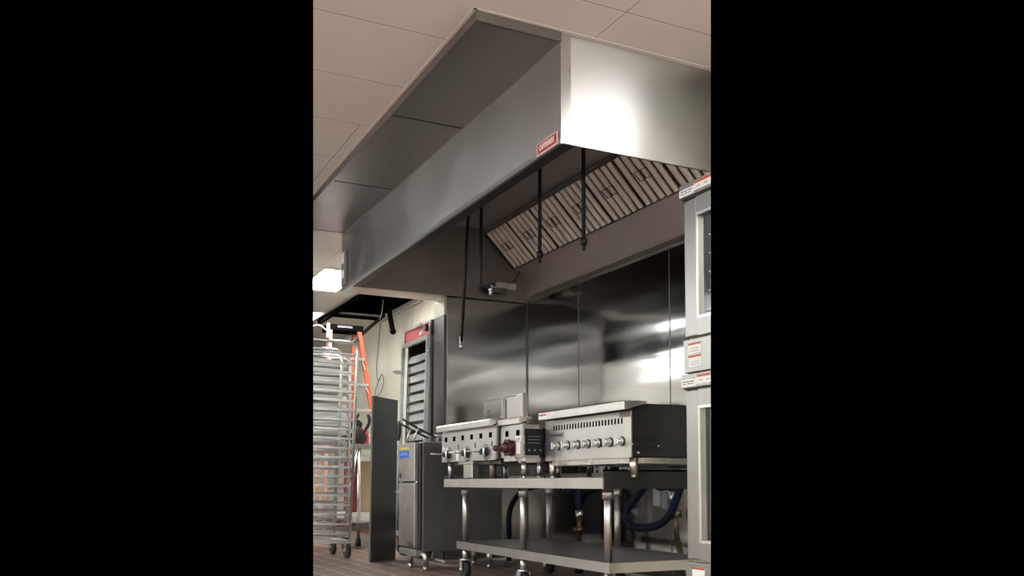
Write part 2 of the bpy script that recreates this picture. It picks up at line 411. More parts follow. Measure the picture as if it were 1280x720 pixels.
# baffle filters: slanted 45 degrees from (3.031, 2.65) down to (3.30, 2.376)
def filter_frame():
    return Vector((3.30, 0, 2.380)), Vector((-.7, 0, .714)).normalized(), Vector((-.714, 0, -.7)).normalized()
def make_filter(y0, pw, label):
    base, u, n = filter_frame(); L = .378
    t = thing('baffle_filter', label, 'grease filter', (3.17, y0+pw/2, 2.5), 'baffle filters in the hood')
    def slab(b, ya, yb, u0, u1, n0, n1):
        M = Matrix(((0, u.x, n.x, base.x), (1, 0, 0, 0), (0, u.z, n.z, base.z), (0, 0, 0, 1)))
        b.box(ya, yb, u0, u1, n0, n1, M=M)
    f = MB(); slab(f, y0+.002, y0+pw-.002, 0, .012, 0, .016); slab(f, y0+.002, y0+pw-.002, L-.012, L, 0, .016)
    slab(f, y0+.002, y0+.005, .012, L-.012, 0, .016); slab(f, y0+pw-.005, y0+pw-.002, .012, L-.012, 0, .016)
    fr = f.build('frame', STEEL_SHADED, t)
    bb = MB(); nb = 5; p = (pw-.008)/nb
    for k in range(nb):
        c = y0+.004+p*(k+.5)
        # each baffle is a shallow channel
        M = Matrix(((0, u.x, n.x, base.x), (1, 0, 0, 0), (0, u.z, n.z, base.z), (0, 0, 0, 1)))
        poly = [(c-p*.30, 0.0), (c-p*.30, .012), (c-p*.24, .018), (c-p*.10, .021), (c+p*.10, .021), (c+p*.24, .018), (c+p*.30, .012), (c+p*.30, 0.0)]
        q = MB().prism([(a, d) for a, d in poly], .012, L-.012, 'y'); q.xf(M)
        me = bpy.data.meshes.new('q'); q.bm.to_mesh(me); q.bm.free(); bb.bm.from_mesh(me); bpy.data.meshes.remove(me)
    bb.build('baffles', FILTER, t)
    bk = MB(); slab(bk, y0+.003, y0+pw-.003, .004, L-.004, -.014, -.010); bk.build('back_screen', BLACKSTEEL, t)
    for k in (-1, 1):
        M = Matrix(((0, u.x, n.x, base.x), (1, 0, 0, 0), (0, u.z, n.z, base.z), (0, 0, 0, 1)))
        c = y0+pw*.5+k*.034; h = .028
        pts = [M @ Vector((c-h, L*.45, .026)), M @ Vector((c+h, L*.45, .026)), M @ Vector((c+h, L*.62, .032)), M @ Vector((c-h, L*.62, .032))]
        MB().tube([tuple(q) for q in pts], .0028, 6, 1, closed=True).build('handle', BLACKSTEEL, t)
    return t
pw = .3745
spots = ['at the far left end of the row', 'second from the far end of the row', 'behind the second hanging pipe from the right', 'fourth from the far end of the row',
         'behind the rightmost hanging pipe', 'just right of the rightmost hanging pipe', 'in the right half of the row', 'partly behind the hood end panel, beside the oven']
for k in range(8):
    y0 = 6.57 - pw*(k+1)
    make_filter(y0, pw-.002, 'stainless baffle filter under the hood, ' + spots[k])

# four dark pipes hanging inside the hood
def pipe(pts, r, label, tip):
    t = thing('hanging_pipe', label, 'pipe', pts[-1], 'dark pipes hanging inside the hood')
    MB().tube(pts, r, 10, 1 if len(pts) == 2 else 3).build('pipe', BLACKSTEEL, t)
    x, y, z = pts[0]
    MB().cyl((x, y, 2.672), (x, y, 2.662), r*2.6).build('collar', BLACKSTEEL, t)
    e = Vector(pts[-1]); tip(t, e)
def tip_foot(t, e):
    MB().cyl(e+Vector((0, 0, .012)), e-Vector((0, 0, .018)), .017).cyl(e-Vector((0, 0, .018)), e-Vector((0, 0, .05)), .008).build('nozzle', BLACKSTEEL, t)
def tip_silver(t, e):
    MB().cyl(e+Vector((0, 0, .06)), e-Vector((0, 0, .0)), .014).cyl(e, e-Vector((0, 0, .02)), .018, r2=.008).build('nozzle', ALU, t)
def tip_elbow(t, e):
    MB().cyl(e, e-Vector((0, 0, .035)), .010).sphere(e, .014).build('nozzle', ALU, t)
pipe([(2.35, 3.90, 2.67), (2.352, 3.905, 1.85)], .0105, 'black pipe hanging straight down under the hood, rightmost, nearest its white corner', tip_foot)
pipe([(2.35, 4.37, 2.67), (2.35, 4.375, 1.89)], .0105, 'black pipe hanging in front of the middle of the filter row, second from the right', tip_foot)
pipe([(2.33, 5.28, 2.67), (2.37, 5.52, 1.535)], .0105, 'longest black pipe, hanging far below the hood edge with a silver tip', tip_silver)
pipe([(2.35, 5.15, 2.67), (2.35, 5.17, 1.92), (2.352, 5.17, 1.872), (2.40, 5.15, 1.862), (2.41, 5.145, 1.845)], .0105, 'black pipe with bent elbow and small nozzle at its end, beside the longest pipe', tip_elbow)
# grease cup
gc = thing('grease_cup', 'small stainless grease cup hanging under the far lower end of the filters', 'cup', (3.12, 6.45, 2.14))
MB().box(3.03, 3.22, 6.38, 6.52, 2.15, 2.215, .012).build('cup', STEEL, gc)
MB().cyl((3.03, 6.45, 2.182), (3.005, 6.45, 2.182), .03).build('end_cap', STEEL_BRIGHT, gc)
MB().tube([(3.20, 6.45, 2.21), (3.25, 6.46, 2.25), (3.29, 6.47, 2.33)], .014, 8).build('drain_spout', STEEL_SHADED, gc)

# ------------------------------------------------------------------ equipment stand
st = thing('equipment_stand', 'low stainless equipment stand on casters with an undershelf, carrying the burners and broiler', 'table', (2.69, 4.65, 0))
TX0, TX1, TY0, TY1 = 2.30, 3.08, 3.658, 5.645
b = MB().box(TX0, TX1, TY0, TY1, .637, .645)
b.box(TX0, TX0+.012, TY0, TY1, .592, .637).box(TX1-.012, TX1, TY0, TY1, .592, .637).box(TX0+.012, TX1-.012, TY1-.012, TY1, .592, .637).box(TX0+.012, TX1-.012, TY0+.002, TY0+.014, .592, .637)
b.build('top', STEEL_BRIGHT, st)
MB().box(TX0+.008, TX1, TY0-.001, TY0+.002, .592, .684).box(TX0+.008, TX1, TY0-.001, TY0+.012, .676, .684).build('side_rim', DARKSIDE, st)
MB().box(TX0+.008, TX1-.02, TY1-.004, TY1, .645, .668).build('side_rim', STEEL_BRIGHT, st)
MB().box(TX1-.004, TX1, TY0+.013, TY1-.005, .645, .684).build('rear_rim', STEEL_BRIGHT, st)
sh = MB().box(2.362, 3.05, 3.70, 5.57, .228, .235)
sh.box(2.362, 2.374, 3.70, 5.57, .186, .228).box(3.038, 3.05, 3.70, 5.57, .186, .228).box(2.374, 3.038, 3.70, 3.712, .186, .228).box(2.374, 3.038, 5.558, 5.57, .186, .228)
sh.build('undershelf', STEEL_BRIGHT, st)
for (lx, ly, n) in ((2.395, 5.50, 1), (2.39, 4.655, 1), (2.385, 3.745, 1), (3.02, 5.50, 1), (3.035, 4.66, 1), (3.03, 3.745, 0)):
    b = MB().cyl((lx, ly, .235), (lx, ly, .60), .020, 20)
    b.cyl((lx, ly, .54), (lx, ly, .592), .029, 20).cyl((lx, ly, .12), (lx, ly, .186), .019, 20)
    if lx < 2.7: b.cyl((lx, ly, .186), (lx, ly, .236), .022, 20)
    lg = b.build('leg', STEEL_BRIGHT, st)
    if n and lg:
        c = MB().cyl((lx, ly, .112), (lx, ly, .124), .034, 20).box(lx-.035, lx-.028, ly-.02, ly+.02, .045, .112).box(lx+.028, lx+.035, ly-.02, ly+.02, .045, .112).cyl((lx-.04, ly, .055), (lx+.04, ly, .055), .008)
        cs = c.build('caster', ALU, lg)
MB2 = []
for (lx, ly) in ((2.395, 5.50), (2.39, 4.655), (3.02, 5.50), (3.035, 4.66)):
    MB().cyl((lx-.02, ly, .055), (lx+.02, ly, .055), .0545, 24).cyl((lx-.023, ly, .055), (lx+.023, ly, .055), .028, 16).build('wheel', RUBBER, st)

# ------------------------------------------------------------------ broiler
br = thing('charbroiler', 'wide stainless countertop charbroiler with a row of knobs, at the right end of the stand', 'charbroiler', (2.75, 4.05, .645))
BX, BY0, BY1, BZ0, BZ1 = 2.44, 3.62, 4.48, .742, 1.0
MB().box(BX+.006, 3.04, BY0+.004, BY1-.004, BZ0+.004, BZ1-.002, .004).build('body', DARKSIDE, br)
b = MB().box(BX, BX+.006, BY0, BY1, BZ0, .965)
b.build('front_panel', STEEL_FRONT, br)
MB().prism([(2.372, .968), (2.372, 1.006), (2.380, 1.010), (2.50, 1.012), (2.50, 1.0), (2.44, .985), (2.385, .968)], BY0-.045, BY1-.045).build('front_rail', STEEL_BRIGHT, br)
MB().box(2.371, 2.372, 4.33, 4.43, .972, 1.003).build('rail_label', WHITE, br)
MB().box(2.3705, 2.371, 4.345, 4.43, .988, .9985).build('rail_label_stripe', mat('red_print', (.5, .08, .1), .5), br)
MB().box(BX-.0008, BX, 3.625, 3.72, .938, .964).build('corner_plate', mat('brown_steel', (.25, .2, .19), .4, .8), br)
for k in range(24):
    y = 3.70+k*.0295
    if y < 4.405: MB().box(BX-.001, BX+.001, y-.0065, y+.0065, .908, .936).build('vent_slot', VOID, br)
for k in range(7):
    y = 3.70+k*.105; t0 = .822
    kb = MB().cyl((BX, y, t0), (BX-.012, y, t0), .020, 18).cyl((BX-.012, y, t0), (BX-.034, y, t0), .014, 14).box(BX-.044, BX-.012, y-.004, y+.004, t0-.019, t0+.019, .002)
    k_ = kb.build('knob', ALU, br)
    if k_: MB().cyl((BX-.0005, y, t0), (BX-.004, y, t0), .025, 20).box(BX-.001, BX, y+.03, y+.055, t0-.012, t0+.014).build('bezel', BLACK, k_)
pl = MB().box(BX-.003, BX, 4.27, 4.43, .868, .898, .001).build('name_plate', mat('grey_plate2', (.3, .28, .26), .4, .8), br)
MB().box(BX-.0036, BX-.003, 4.28, 4.42, .876, .888).build('print', INK, pl)
MB().box(2.45, 2.60, BY0+.0005, BY0+.004, .782, .838).build('vent_plate', BLACKSTEEL, br)
sc = MB()
for (x, z) in ((2.447, .806), (2.597, .80)): sc.cyl((x, BY0+.001, z), (x, BY0-.003, z), .004, 10)
sc.cyl((2.475, BY0+.004, .765), (2.475, BY0-.012, .765), .006, 10)
sc.build('screw', ALU, br)
vb = MB()
for k in range(9): vb.cyl((2.462+k*.0145, BY0+.0005, .81+.008*math.sin(k*2.3)), (2.462+k*.0145, BY0-.0015, .81+.008*math.sin(k*2.3)), .005, 8)
vb.build('vent_openings', BLACK, br)
MB().box(2.455, 3.03, 3.64, 4.46, .715, .742).build('drip_tray', STEEL, br)
MB().box(2.60, 2.65, 3.70, 3.72, 1.0, 1.012).build('top_tab', BLACKSTEEL, br)
for (x, y) in ((2.47, 3.645), (2.47, 4.445), (2.99, 3.645), (2.99, 4.445)):
    MB().cyl((x, y, .66), (x, y, .742), .019, 18, r2=.022).cyl((x, y, .645), (x, y, .66), .015, 14).build('leg', mat('warm_leg', (.62, .55, .46), .3, 1) if x < 2.6 else STEEL, br)
grt = MB()
for k in range(26): grt.box(2.52, 3.0, 3.66+k*.031, 3.672+k*.031, 1.0, 1.008)
grt.build('grate', BLACKSTEEL, br)

# ------------------------------------------------------------------ six burner hot plate
rg = thing('hot_plate', 'six-hole countertop gas hot plate with three lever knobs, at the left end of the stand', 'hot plate', (2.54, 5.22, .645))
GX, GY0, GY1 = 2.285, 4.805, 5.645
MB().box(GX+.006, 2.80, GY0+.004, GY1-.004, .762, .965, .003).build('body', STEEL, rg)
b = MB().box(GX, GX+.006, GY0, GY1, .757, .950); b.build('front_panel', STEEL_FRONT, rg)
MB().prism([(2.243, .957), (2.243, .990), (2.25, .996), (2.36, .996), (2.36, .986), (2.285, .97), (2.255, .957)], GY0, GY1).build('front_rail', STEEL_BRIGHT, rg)
MB().box(2.30, 2.79, GY0-.003, GY0+.004, .762, 1.0).build('side_panel', STEEL_DARK, rg)
for k in range(6):
    y = 5.572-k*.139
    MB().box(GX-.001, GX+.001, y-.021, y+.021, .890, .922, 0).build('air_hole', VOID, rg)
for y in (5.366, 5.10, 4.857):
    MB().box(GX-.001, GX+.001, y-.006, y+.006, .835, .867).build('slot', VOID, rg)
for y in (5.535, 5.225, 4.945):
    t0 = .806
    k_ = MB().cyl((GX-.001, y, t0), (GX-.012, y, t0), .030, 22).cyl((GX-.012, y, t0), (GX-.035, y, t0), .018, 16).build('knob', BLACK, rg)
    MB().tube([(GX-.004, y-.008, t0+.044), (GX-.022, y-.022, t0+.026), (GX-.026, y-.026, t0), (GX-.022, y-.022, t0-.026), (GX-.004, y-.008, t0-.046)], .006, 8).build('bezel', ALU, k_)
    MB().cyl((GX-.030, y, t0), (GX-.125, y, t0+.004), .0045, 8).build('lever', ALU, k_)
MB().box(GX-.001, GX, 5.36, 5.40, .765, .83).box(GX-.001, GX, 5.60, 5.63, .835, .86).build('label', WHITE, rg)
ft = MB().box(2.30, 2.36, 5.17, 5.40, .737, .757, .003).box(2.305, 2.35, 5.19, 5.33, .648, .737, .004).build('foot', STEEL_BRIGHT, rg)
MB().cyl((2.36, 5.0, .645), (2.36, 5.0, .757), .022).build('leg', mat('brown_leg', (.2, .15, .13), .4, .8), rg)
for (x, y) in ((2.33, 5.60), (2.74, 4.86), (2.74, 5.6)): MB().cyl((x, y, .645), (x, y, .762), .018).build('leg', STEEL, rg)
MB().box(2.34, 2.78, 4.85, 5.6, .735, .757).build('crumb_tray', STEEL_DARK, rg)
gr = MB()
for k in range(3):
    for x in (2.38, 2.58):
        yc = 5.50-k*.28
        for j in range(5): gr.box(x, x+.16, yc-.11+j*.05, yc-.102+j*.05, .965, .985)
        gr.box(x, x+.008, yc-.11, yc+.1, .965, .982).box(x+.152, x+.16, yc-.11, yc+.1, .965, .982)
gr.build('burner_grate', BLACKSTEEL, rg)
fl = MB().box(2.76, 2.80, 5.385, 5.643, .965, 1.222, .002).build('flue_riser', STEEL, rg)
MB().box(2.758, 2.762, 5.63, 5.643, .99, 1.2).box(2.758, 2.762, 5.48, 5.643, 1.212, 1.219).build('dark_edge', BLACK, fl)
MB().box(2.74, 2.80, 5.22, 5.385, .965, 1.05, .002).build('rear_ledge', STEEL_DARK, rg)

# ------------------------------------------------------------------ narrow burner with maroon knob
nb = thing('burner_unit', 'narrow stainless countertop burner with one maroon knob, between hot plate and charbroiler', 'burner', (2.6, 4.64, .645))
NX, NY0, NY1 = 2.31, 4.505, 4.79
MB().box(NX+.006, 2.42, NY0+.004, NY1-.002, .765, .955, .003).box(2.42, 2.98, NY0+.004, NY1-.002, .79, .93).build('body', STEEL, nb)
MB().box(NX, NX+.006, NY0, NY1, .765, .945).build('front_panel', STEEL_FRONT, nb)
MB().prism([(2.29, .955), (2.29, .986), (2.296, .99), (2.37, .99), (2.37, .98), (2.31, .962), (2.30, .955)], NY0+.005, NY1).build('front_rail', STEEL_BRIGHT, nb)
for y in (4.705, 4.565): MB().box(NX-.001, NX+.001, y-.021, y+.021, .887, .92).build('air_hole', VOID, nb)
kk = MB().cyl((NX, 4.66, .822), (NX-.03, 4.66, .822), .045, 10).sphere((NX-.034, 4.66, .822), .032, (.8, 1.2, 1)).cyl((NX-.03, 4.665, .822), (NX-.085, 4.675, .818), .014, 12).sphere((NX-.088, 4.675, .818), .018)
for a in range(6): kk.sphere((NX-.02, 4.66+.042*math.cos(a*PI/3), .822+.042*math.sin(a*PI/3)), .012)
kk.build('knob', MAROON, nb)
MB().box(NX-.001, NX, 4.535, 4.585, .785, .85).box(NX-.001, NX, 4.525, 4.60, .855, .885).build('label', WHITE, nb)
MB().box(NX-.0014, NX-.001, 4.535, 4.59, .861, .865).box(NX-.0014, NX-.001, 4.535, 4.59, .870, .8735).build('print', INK, nb)
dp = MB().box(2.325, 2.447, NY0+.001, NY0+.004, .775, .925, .001).build('data_plate', PLATE, nb)
ln = MB()
for k in range(3): ln.box(2.345, 2.42, NY0, NY0+.001, .88-k*.018, .882-k*.018)
for k in range(3): ln.prism([(2.345+k*.036, .80), (2.357+k*.036, .80), (2.351+k*.036, .811)], NY0, NY0+.001)
ln.build('print', mat('pale_print', (.4, .4, .42), .5), dp)
MB().box(2.345, 2.42, NY0+.012, NY0+.03, .955, 1.0, .003).build('rear_riser', STEEL, nb)
MB().box(2.305, 2.34, 4.60, 4.74, .742, .765, .003).build('drip_drawer', STEEL_BRIGHT, nb)
MB().box(2.33, 2.45, 4.51, 4.6, .735, .765).build('bottom_plate', STEEL, nb)
for (x, y) in ((2.33, 4.53), (2.428, 4.53), (2.9, 4.53), (2.9, 4.76)): MB().cyl((x, y, .66), (x, y, .79 if x > 2.6 else .742), .015).cyl((x, y, .645), (x, y, .66), .012).build('leg', STEEL, nb)

# ------------------------------------------------------------------ fryer
fr = thing('fryer', 'floor-standing fryer with dark grey side and blue and yellow sticker on its front', 'fryer', (2.6, 6.17, 0))
FY0, FY1 = 5.97, 6.355
MB().box(2.275, 2.89, FY0, FY1, .14, .905, .004).build('body', STEEL_DARK, fr)
MB().box(2.262, 2.275, FY0+.02, FY1-.004, .15, .90).build('door_gap_shadow', BLACK, fr)  # black filler paints in the shadow between door and body
MB().box(2.232, 2.262, FY0+.06, FY1, .63, .905, .004).build('upper_panel', STEEL, fr)
dr = MB().box(2.232, 2.262, FY0+.06, FY1, .165, .62, .004).build('door', STEEL, fr)
MB().tube([(2.232, 6.345, .553), (2.205, 6.345, .553), (2.205, 6.26, .553), (2.232, 6.26, .553)], .006, 8, 1).build('handle', ALU, dr)
MB().cyl((2.25, FY0+.055, .615), (2.25, FY0+.055, .635), .01).build('hinge', ALU, dr)
sk = MB().box(2.2305, 2.232, 6.145, 6.345, .80, .853).build('sticker', BLUEST, fr)
MB().box(2.2305, 2.232, 6.15, 6.325, .86, .878).build('sticker_yellow', YEL, fr)
MB().box(2.2295, 2.2305, 6.17, 6.325, .822, .828).box(2.2295, 2.2305, 6.19, 6.31, .836, .840).build('print', mat('sticker_print', (.4, .55, .85), .5), sk)
MB().box(2.230, 2.232, 6.30, 6.345, .655, .69).build('switch_plate', BLACK, fr)
MB().box(2.235, 2.30, FY0+.05, FY1, .105, .15, .004).build('base_rail', STEEL_BRIGHT, fr)
for (x, y) in ((2.31, 6.005), (2.31, 6.31), (2.80, 6.0), (2.82, 6.31)):
    MB().cyl((x, y, .035), (x, y, .14), .021, 16).cyl((x, y, 0), (x, y, .035), .017, 14).build('leg', STEEL, fr)
ff = MB().box(2.905, 3.0, 6.0, 6.33, .80, 1.242, .003).box(2.885, 2.93, 5.99, 6.34, .78, 1.12, .003).build('flue_riser', STEEL, fr)
MB().box(2.30, 2.86, 6.0, 6.37, .905, .912).build('fry_tank_rim', STEEL_BRIGHT, fr)
for k, (y) in enumerate((6.12, 6.27)):
    t = thing('fry_basket', ('fry basket with black handle sticking out over the fryer, the %s of two' % ('nearer', 'farther')[k]), 'fry basket', (2.6, y, .93), 'fry baskets on the fryer')
    bk = MB()
    for j in range(9):
        bk.tube([(2.42+j*.05, y-.055, .96), (2.42+j*.05, y-.05, .914), (2.42+j*.05, y+.05, .914), (2.42+j*.05, y+.055, .96)], .0015, 5, 1)
    bk.tube([(2.41, y-.058, .962), (2.83, y-.058, .962), (2.83, y+.058, .962), (2.41, y+.058, .962)], .003, 6, 1, closed=True)
    bk.build('basket', ALU, t)
    MB().tube([(2.42, y-.01, .953), (2.30, y-.01, 1.005), (2.17+k*.03, y-.01, 1.075-.02*k)], .0075, 8, 2).build('handle', BLACK, t)
    MB().tube([(2.245, y-.03, .915), (2.262, y-.03, .97), (2.275, y-.03, 1.0), (2.283, y-.03, 1.013)], .006, 8, 1).build('hook', ALU, t)

# ------------------------------------------------------------------ tall glass-door cabinet
TL = Matrix.Translation((2.6, 7.1, 0)) @ Matrix.Rotation(math.radians(1.6), 4, 'Y') @ Matrix.Translation((-2.6, -7.1, 0))
cb = thing('holding_cabinet', 'tall glass-door holding cabinet with a red header panel, beside the end of the steel wall', 'cabinet', (2.9, 7.12, 0))
CX, CY0, CY1 = 2.632, 6.87, 7.50
b = MB().box(CX, 3.24, CY0, CY0+.012, .12, 1.96).box(CX+.03, 3.24, CY1-.012, CY1, .12, 1.96).box(3.228, 3.24, CY0, CY1, .12, 1.96)
b.box(CX, 3.24, CY0, CY1, 1.945, 1.96).box(CX, 3.24, CY0, CY1, .12, .15); b.xf(TL).build('body', CABSIDE, cb)
hd = MB().box(CX-.012, CX+.02, CY0, CY0+.03, 1.835, 1.958).box(CX-.012, CX+.02, CY1-.02, CY1, 1.835, 1.958).box(CX-.012, CX+.02, CY0+.03, CY1-.02, 1.94, 1.958)
hd.box(CX-.02, CX-.012, 7.08, 7.22, 1.94, 1.965)
hd.xf(TL).build('header_frame', STEEL_BRIGHT, cb)
rp = MB().box(CX-.004, CX+.02, CY0+.03, CY1-.02, 1.838, 1.94).xf(TL).build('control_panel', RED, cb)
MB().cyl((CX-.03, 6.96, 1.90), (CX-.002, 6.96, 1.90), .028, 16).xf(TL).build('knob', BLACK, rp)
MB().box(CX-.008, CX-.004, 7.06, 7.08, 1.87, 1.90).box(CX-.008, CX-.004, 7.10, 7.13, 1.865, 1.89).xf(TL).build('print', WHITE, rp)
dw = .026
d = MB().box(CX-.035, CX-.003, CY0+.005, CY0+.005+dw, .17, 1.83).box(CX-.035, CX-.003, CY1-dw, CY1, .17, 1.83)
d.box(CX-.035, CX-.003, CY0+.005+dw, CY1-dw, 1.795, 1.83).box(CX-.035, CX-.003, CY0+.005+dw, CY1-dw, .17, .21)
door = d.xf(TL).build('door', ALU, cb)
MB().box(CX-.022, CX-.016, CY0+.005+dw, CY1-dw, .21, 1.795).xf(TL).build('glass', GLASSM, door)
MB().sphere((CX-.075, CY1-.03, 1.585), .035, (1.3, .5, .55)).cyl((CX-.06, CY1-.03, 1.585), (CX-.03, CY1-.03, 1.585), .012).xf(TL).build('door_handle', mat('pale_handle', (.6, .58, .54), .4), door)
MB().sphere((CX-.05, CY1-.05, 1.07), .06, (.3, .6, 1.5)).xf(TL).build('latch', BLACK, door)
for z in (1.70, 1.66, 1.0, .35): MB().cyl((CX-.02, CY0-.004, z-.012), (CX-.02, CY0-.004, z+.012), .012).xf(TL).build('hinge', ALU, cb)
MB().box(CX-.01, CX+.02, CY0-.004, CY0+.0, .12, 1.83).xf(TL).build('edge_trim', STEEL_BRIGHT, cb)
for z in (.3, 1.2, 1.75): MB().cyl((CX+.09, CY0, z), (CX+.09, CY0-.003, z), .006).xf(TL).build('rivet', BLACK, cb)
MB().box(3.2, 3.205, CY0+.013, CY1-.013, .16, 1.93).box(CX+.035, 3.2, CY1-.02, CY1-.013, .16, 1.93).xf(TL).build('liner', STEEL, cb)
for s in (CY0+.016, CY1-.03):
    b = MB()
    for k in range(17): b.box(CX+.03, 3.2, s-.004+(.0 if s < 7.1 else -.02), s+.004+(.02 if s < 7.1 else 0), .30+k*.085, .303+k*.085)
    b.xf(TL).build('slide_rack', ALU, cb)
for (x, y) in ((CX+.03, CY0+.07), (CX+.03, CY1-.06), (3.17, CY0+.07), (3.17, CY1-.06)):
    c = MB().box(x-.02, x+.02, y-.026, y-.02, .06, .12).box(x-.02, x+.02, y+.02, y+.026, .06, .12).cyl((x, y-.028, .06), (x, y+.028, .06), .008).build('caster', ALU, cb)
    MB().cyl((x, y-.016, .06), (x, y+.016, .06), .06, 22).build('wheel', RUBBER, c); MB().cyl((x, y-.018, .06), (x, y+.018, .06), .03, 16).build('hub', WHEEL, c)
def sheet_pan(x0, x1, y0, y1, z, label, group, xf=None, h=.022):
    b = MB().box(x0, x1, y0, y1, z, z+.0015)
    b.box(x0, x0+.002, y0, y1, z, z+h).box(x1-.002, x1, y0, y1, z, z+h).box(x0, x1, y0, y0+.002, z, z+h).box(x0, x1, y1-.002, y1, z, z+h)
    b.tube([(x0, y0, z+h), (x1, y0, z+h), (x1, y1, z+h), (x0, y1, z+h)], .003, 5, 1, closed=True)
    if xf: b.xf(xf)
    o = b.build('sheet_pan', PANMAT)
    return tag(o, label, 'sheet pan', group)
for k in range(1, 17):
    sheet_pan(CX+.05, 3.16, CY0+.03, CY1-.032, .305+k*.085, 'aluminium sheet pan on a slide behind the glass cabinet door', 'sheet pans in the glass-door cabinet', TL, .055)

# ------------------------------------------------------------------ loose steel sheet
a = math.atan2(.26, .315)
Mx = Matrix.Translation((2.175, 6.87, 0)) @ Matrix.Rotation(a, 4, 'Z') @ Matrix.Rotation(math.radians(.9), 4, 'Y')
b = MB().box(0, .375, -.008, .008, .001, 1.31)
b.cyl((.07, -.0085, .45), (.07, -.010, .45), .005, 8).cyl((.065, -.0085, .30), (.065, -.010, .30), .005, 8)
tag(b.xf(Mx).build('steel_sheet', STEEL_DARK, bev=.002), 'bare dark grey metal sheet standing upright on the floor in front of the glass-door cabinet', 'metal sheet')

# ------------------------------------------------------------------ pan racks
def rack(xr, y0, y1, H, label, tilt, n=20, zlo=.21, pitch=.0785, pans=None, panlabel='', pangroup=''):
    x0 = xr-.66
    t = thing('pan_rack', label, 'pan rack', (xr-.33, (y0+y1)/2, 0), 'wheeled aluminium pan racks')
    M = Matrix.Translation((xr-.33, (y0+y1)/2, 0)) @ Matrix.Rotation(math.radians(tilt), 4, 'Y') @ Matrix.Translation((-(xr-.33), -(y0+y1)/2, 0))
    for y in (y0, y1):
        rr = .07
        pts = [(x0, y, .12), (x0, y, H-rr), (x0+.02, y, H-.02), (x0+rr, y, H), (xr-rr, y, H), (xr-.02, y, H-.02), (xr, y, H-rr), (xr, y, .12)]
        P = []
        for k in range(0, 7): P.append((x0+rr-rr*math.cos(k*PI/12), y, H-rr+rr*math.sin(k*PI/12)))
        for k in range(0, 7): P.append((xr-rr+rr*math.sin(k*PI/12), y, H-rr+rr*math.cos(k*PI/12)))
        P = [(x0, y, .12)] + P + [(xr, y, .12)]
        b = MB().tube(P, .014, 10, 1); b.xf(M).build('side_frame', ALU, t)
        s = 1 if y == y0 else -1
        for k in range(n):
            z = zlo+k*pitch
            b = MB().box(x0+.012, xr-.012, y-.009, y+.009, z-.007, z+.009, 0).box(x0+.012, xr-.012, min(y, y+s*.026), max(y, y+s*.026), z-.008, z-.006)
            b.xf(M).build('runner', ALU, t)
    b = MB().box(x0-.012, xr+.012, y0-.014, y0+.014, .132, .158).box(x0-.012, xr+.012, y1-.014, y1+.014, .132, .158).box(xr-.016, xr+.012, y0+.014, y1-.014, .132, .158).box(x0-.012, x0+.016, y0+.014, y1-.014, .132, .158)
    b.xf(M).build('base_frame', ALU, t)
    for (x, y) in ((xr-.01, y0+.01), (xr-.01, y1-.01)):
        c = MB().box(x-.025, x-.019, y-.022, y+.022, .06, .125).box(x+.019, x+.025, y-.022, y+.022, .06, .125).cyl((x, y, .108), (x, y, .13), .026).cyl((x-.03, y, .063), (x+.03, y, .063), .007).build('caster', ALU, t)
        if c: MB().cyl((x-.016, y, .063), (x+.016, y, .063), .063, 22).build('wheel', RUBBER, c)
    for k in (pans or []):
        sheet_pan(x0+.02, xr-.02, y0+.016, y1-.016, zlo+k*pitch-.007, panlabel, pangroup, M, .05)
rack(2.142, 7.33, 7.79, 1.80, 'aluminium pan rack on casters in front at the left, the nearest rack', 1.9)
rack(2.375, 8.20, 8.62, 1.80, 'aluminium pan rack loaded with pans, right behind the nearest rack', .6,
     pans=[19, 18, 17, 16, 15, 14, 13, 12, 11, 10], panlabel='aluminium sheet pan on the loaded rack behind the nearest rack', pangroup='sheet pans on the loaded rack')

# ------------------------------------------------------------------ ladder
ld = thing('step_ladder', 'orange fibreglass step ladder with a black top cap, standing behind the pan racks', 'ladder', (2.75, 9.4, 0))
b = MB().box(2.46, 2.84, 9.25, 9.50, 2.222, 2.285, .006); cap = b.build('top_cap', VOID, ld)
MB().box(2.56, 2.72, 9.246, 9.25, 2.25, 2.272, .001).build('cap_recess', mat('greyblack', (.15, .15, .16), .5), cap)
MB().box(2.452, 2.475, 9.24, 9.3, 2.14, 2.29, .004).build('end_bracket', WHITE, cap)
def rail(p0, p1, w, d, m=ORANGE):
    b = MB(); t = bmesh.new()
    A = [t.verts.new((p0[0]+a*w/2, p0[1]+c*d/2, p0[2])) for a, c in ((-1, -1), (1, -1), (1, 1), (-1, 1))]
    B = [t.verts.new((p1[0]+a*w/2, p1[1]+c*d/2, p1[2])) for a, c in ((-1, -1), (1, -1), (1, 1), (-1, 1))]
    t.faces.new(A); t.faces.new(B[::-1])
    for k in range(4): t.faces.new((A[k], B[k], B[(k+1) % 4], A[(k+1) % 4]))
    bmesh.ops.recalc_face_normals(t, faces=t.faces[:]); b.add(t)
    return b.build('rail', m, ld)
rail((2.80, 9.28, 2.23), (3.17, 9.20, .0), .042, .05)
rail((2.79, 9.45, 2.23), (2.83, 9.75, .0), .032, .04)
PINK = mat('glare_pale_fibreglass', (.62, .32, .25), .45)  # left rails paled: the glare on the orange is put into the colour
rail((2.49, 9.28, 2.23), (2.42, 9.20, .0), .03, .05, PINK)
rail((2.52, 9.45, 2.23), (2.46, 9.75, .0), .03, .04, PINK)
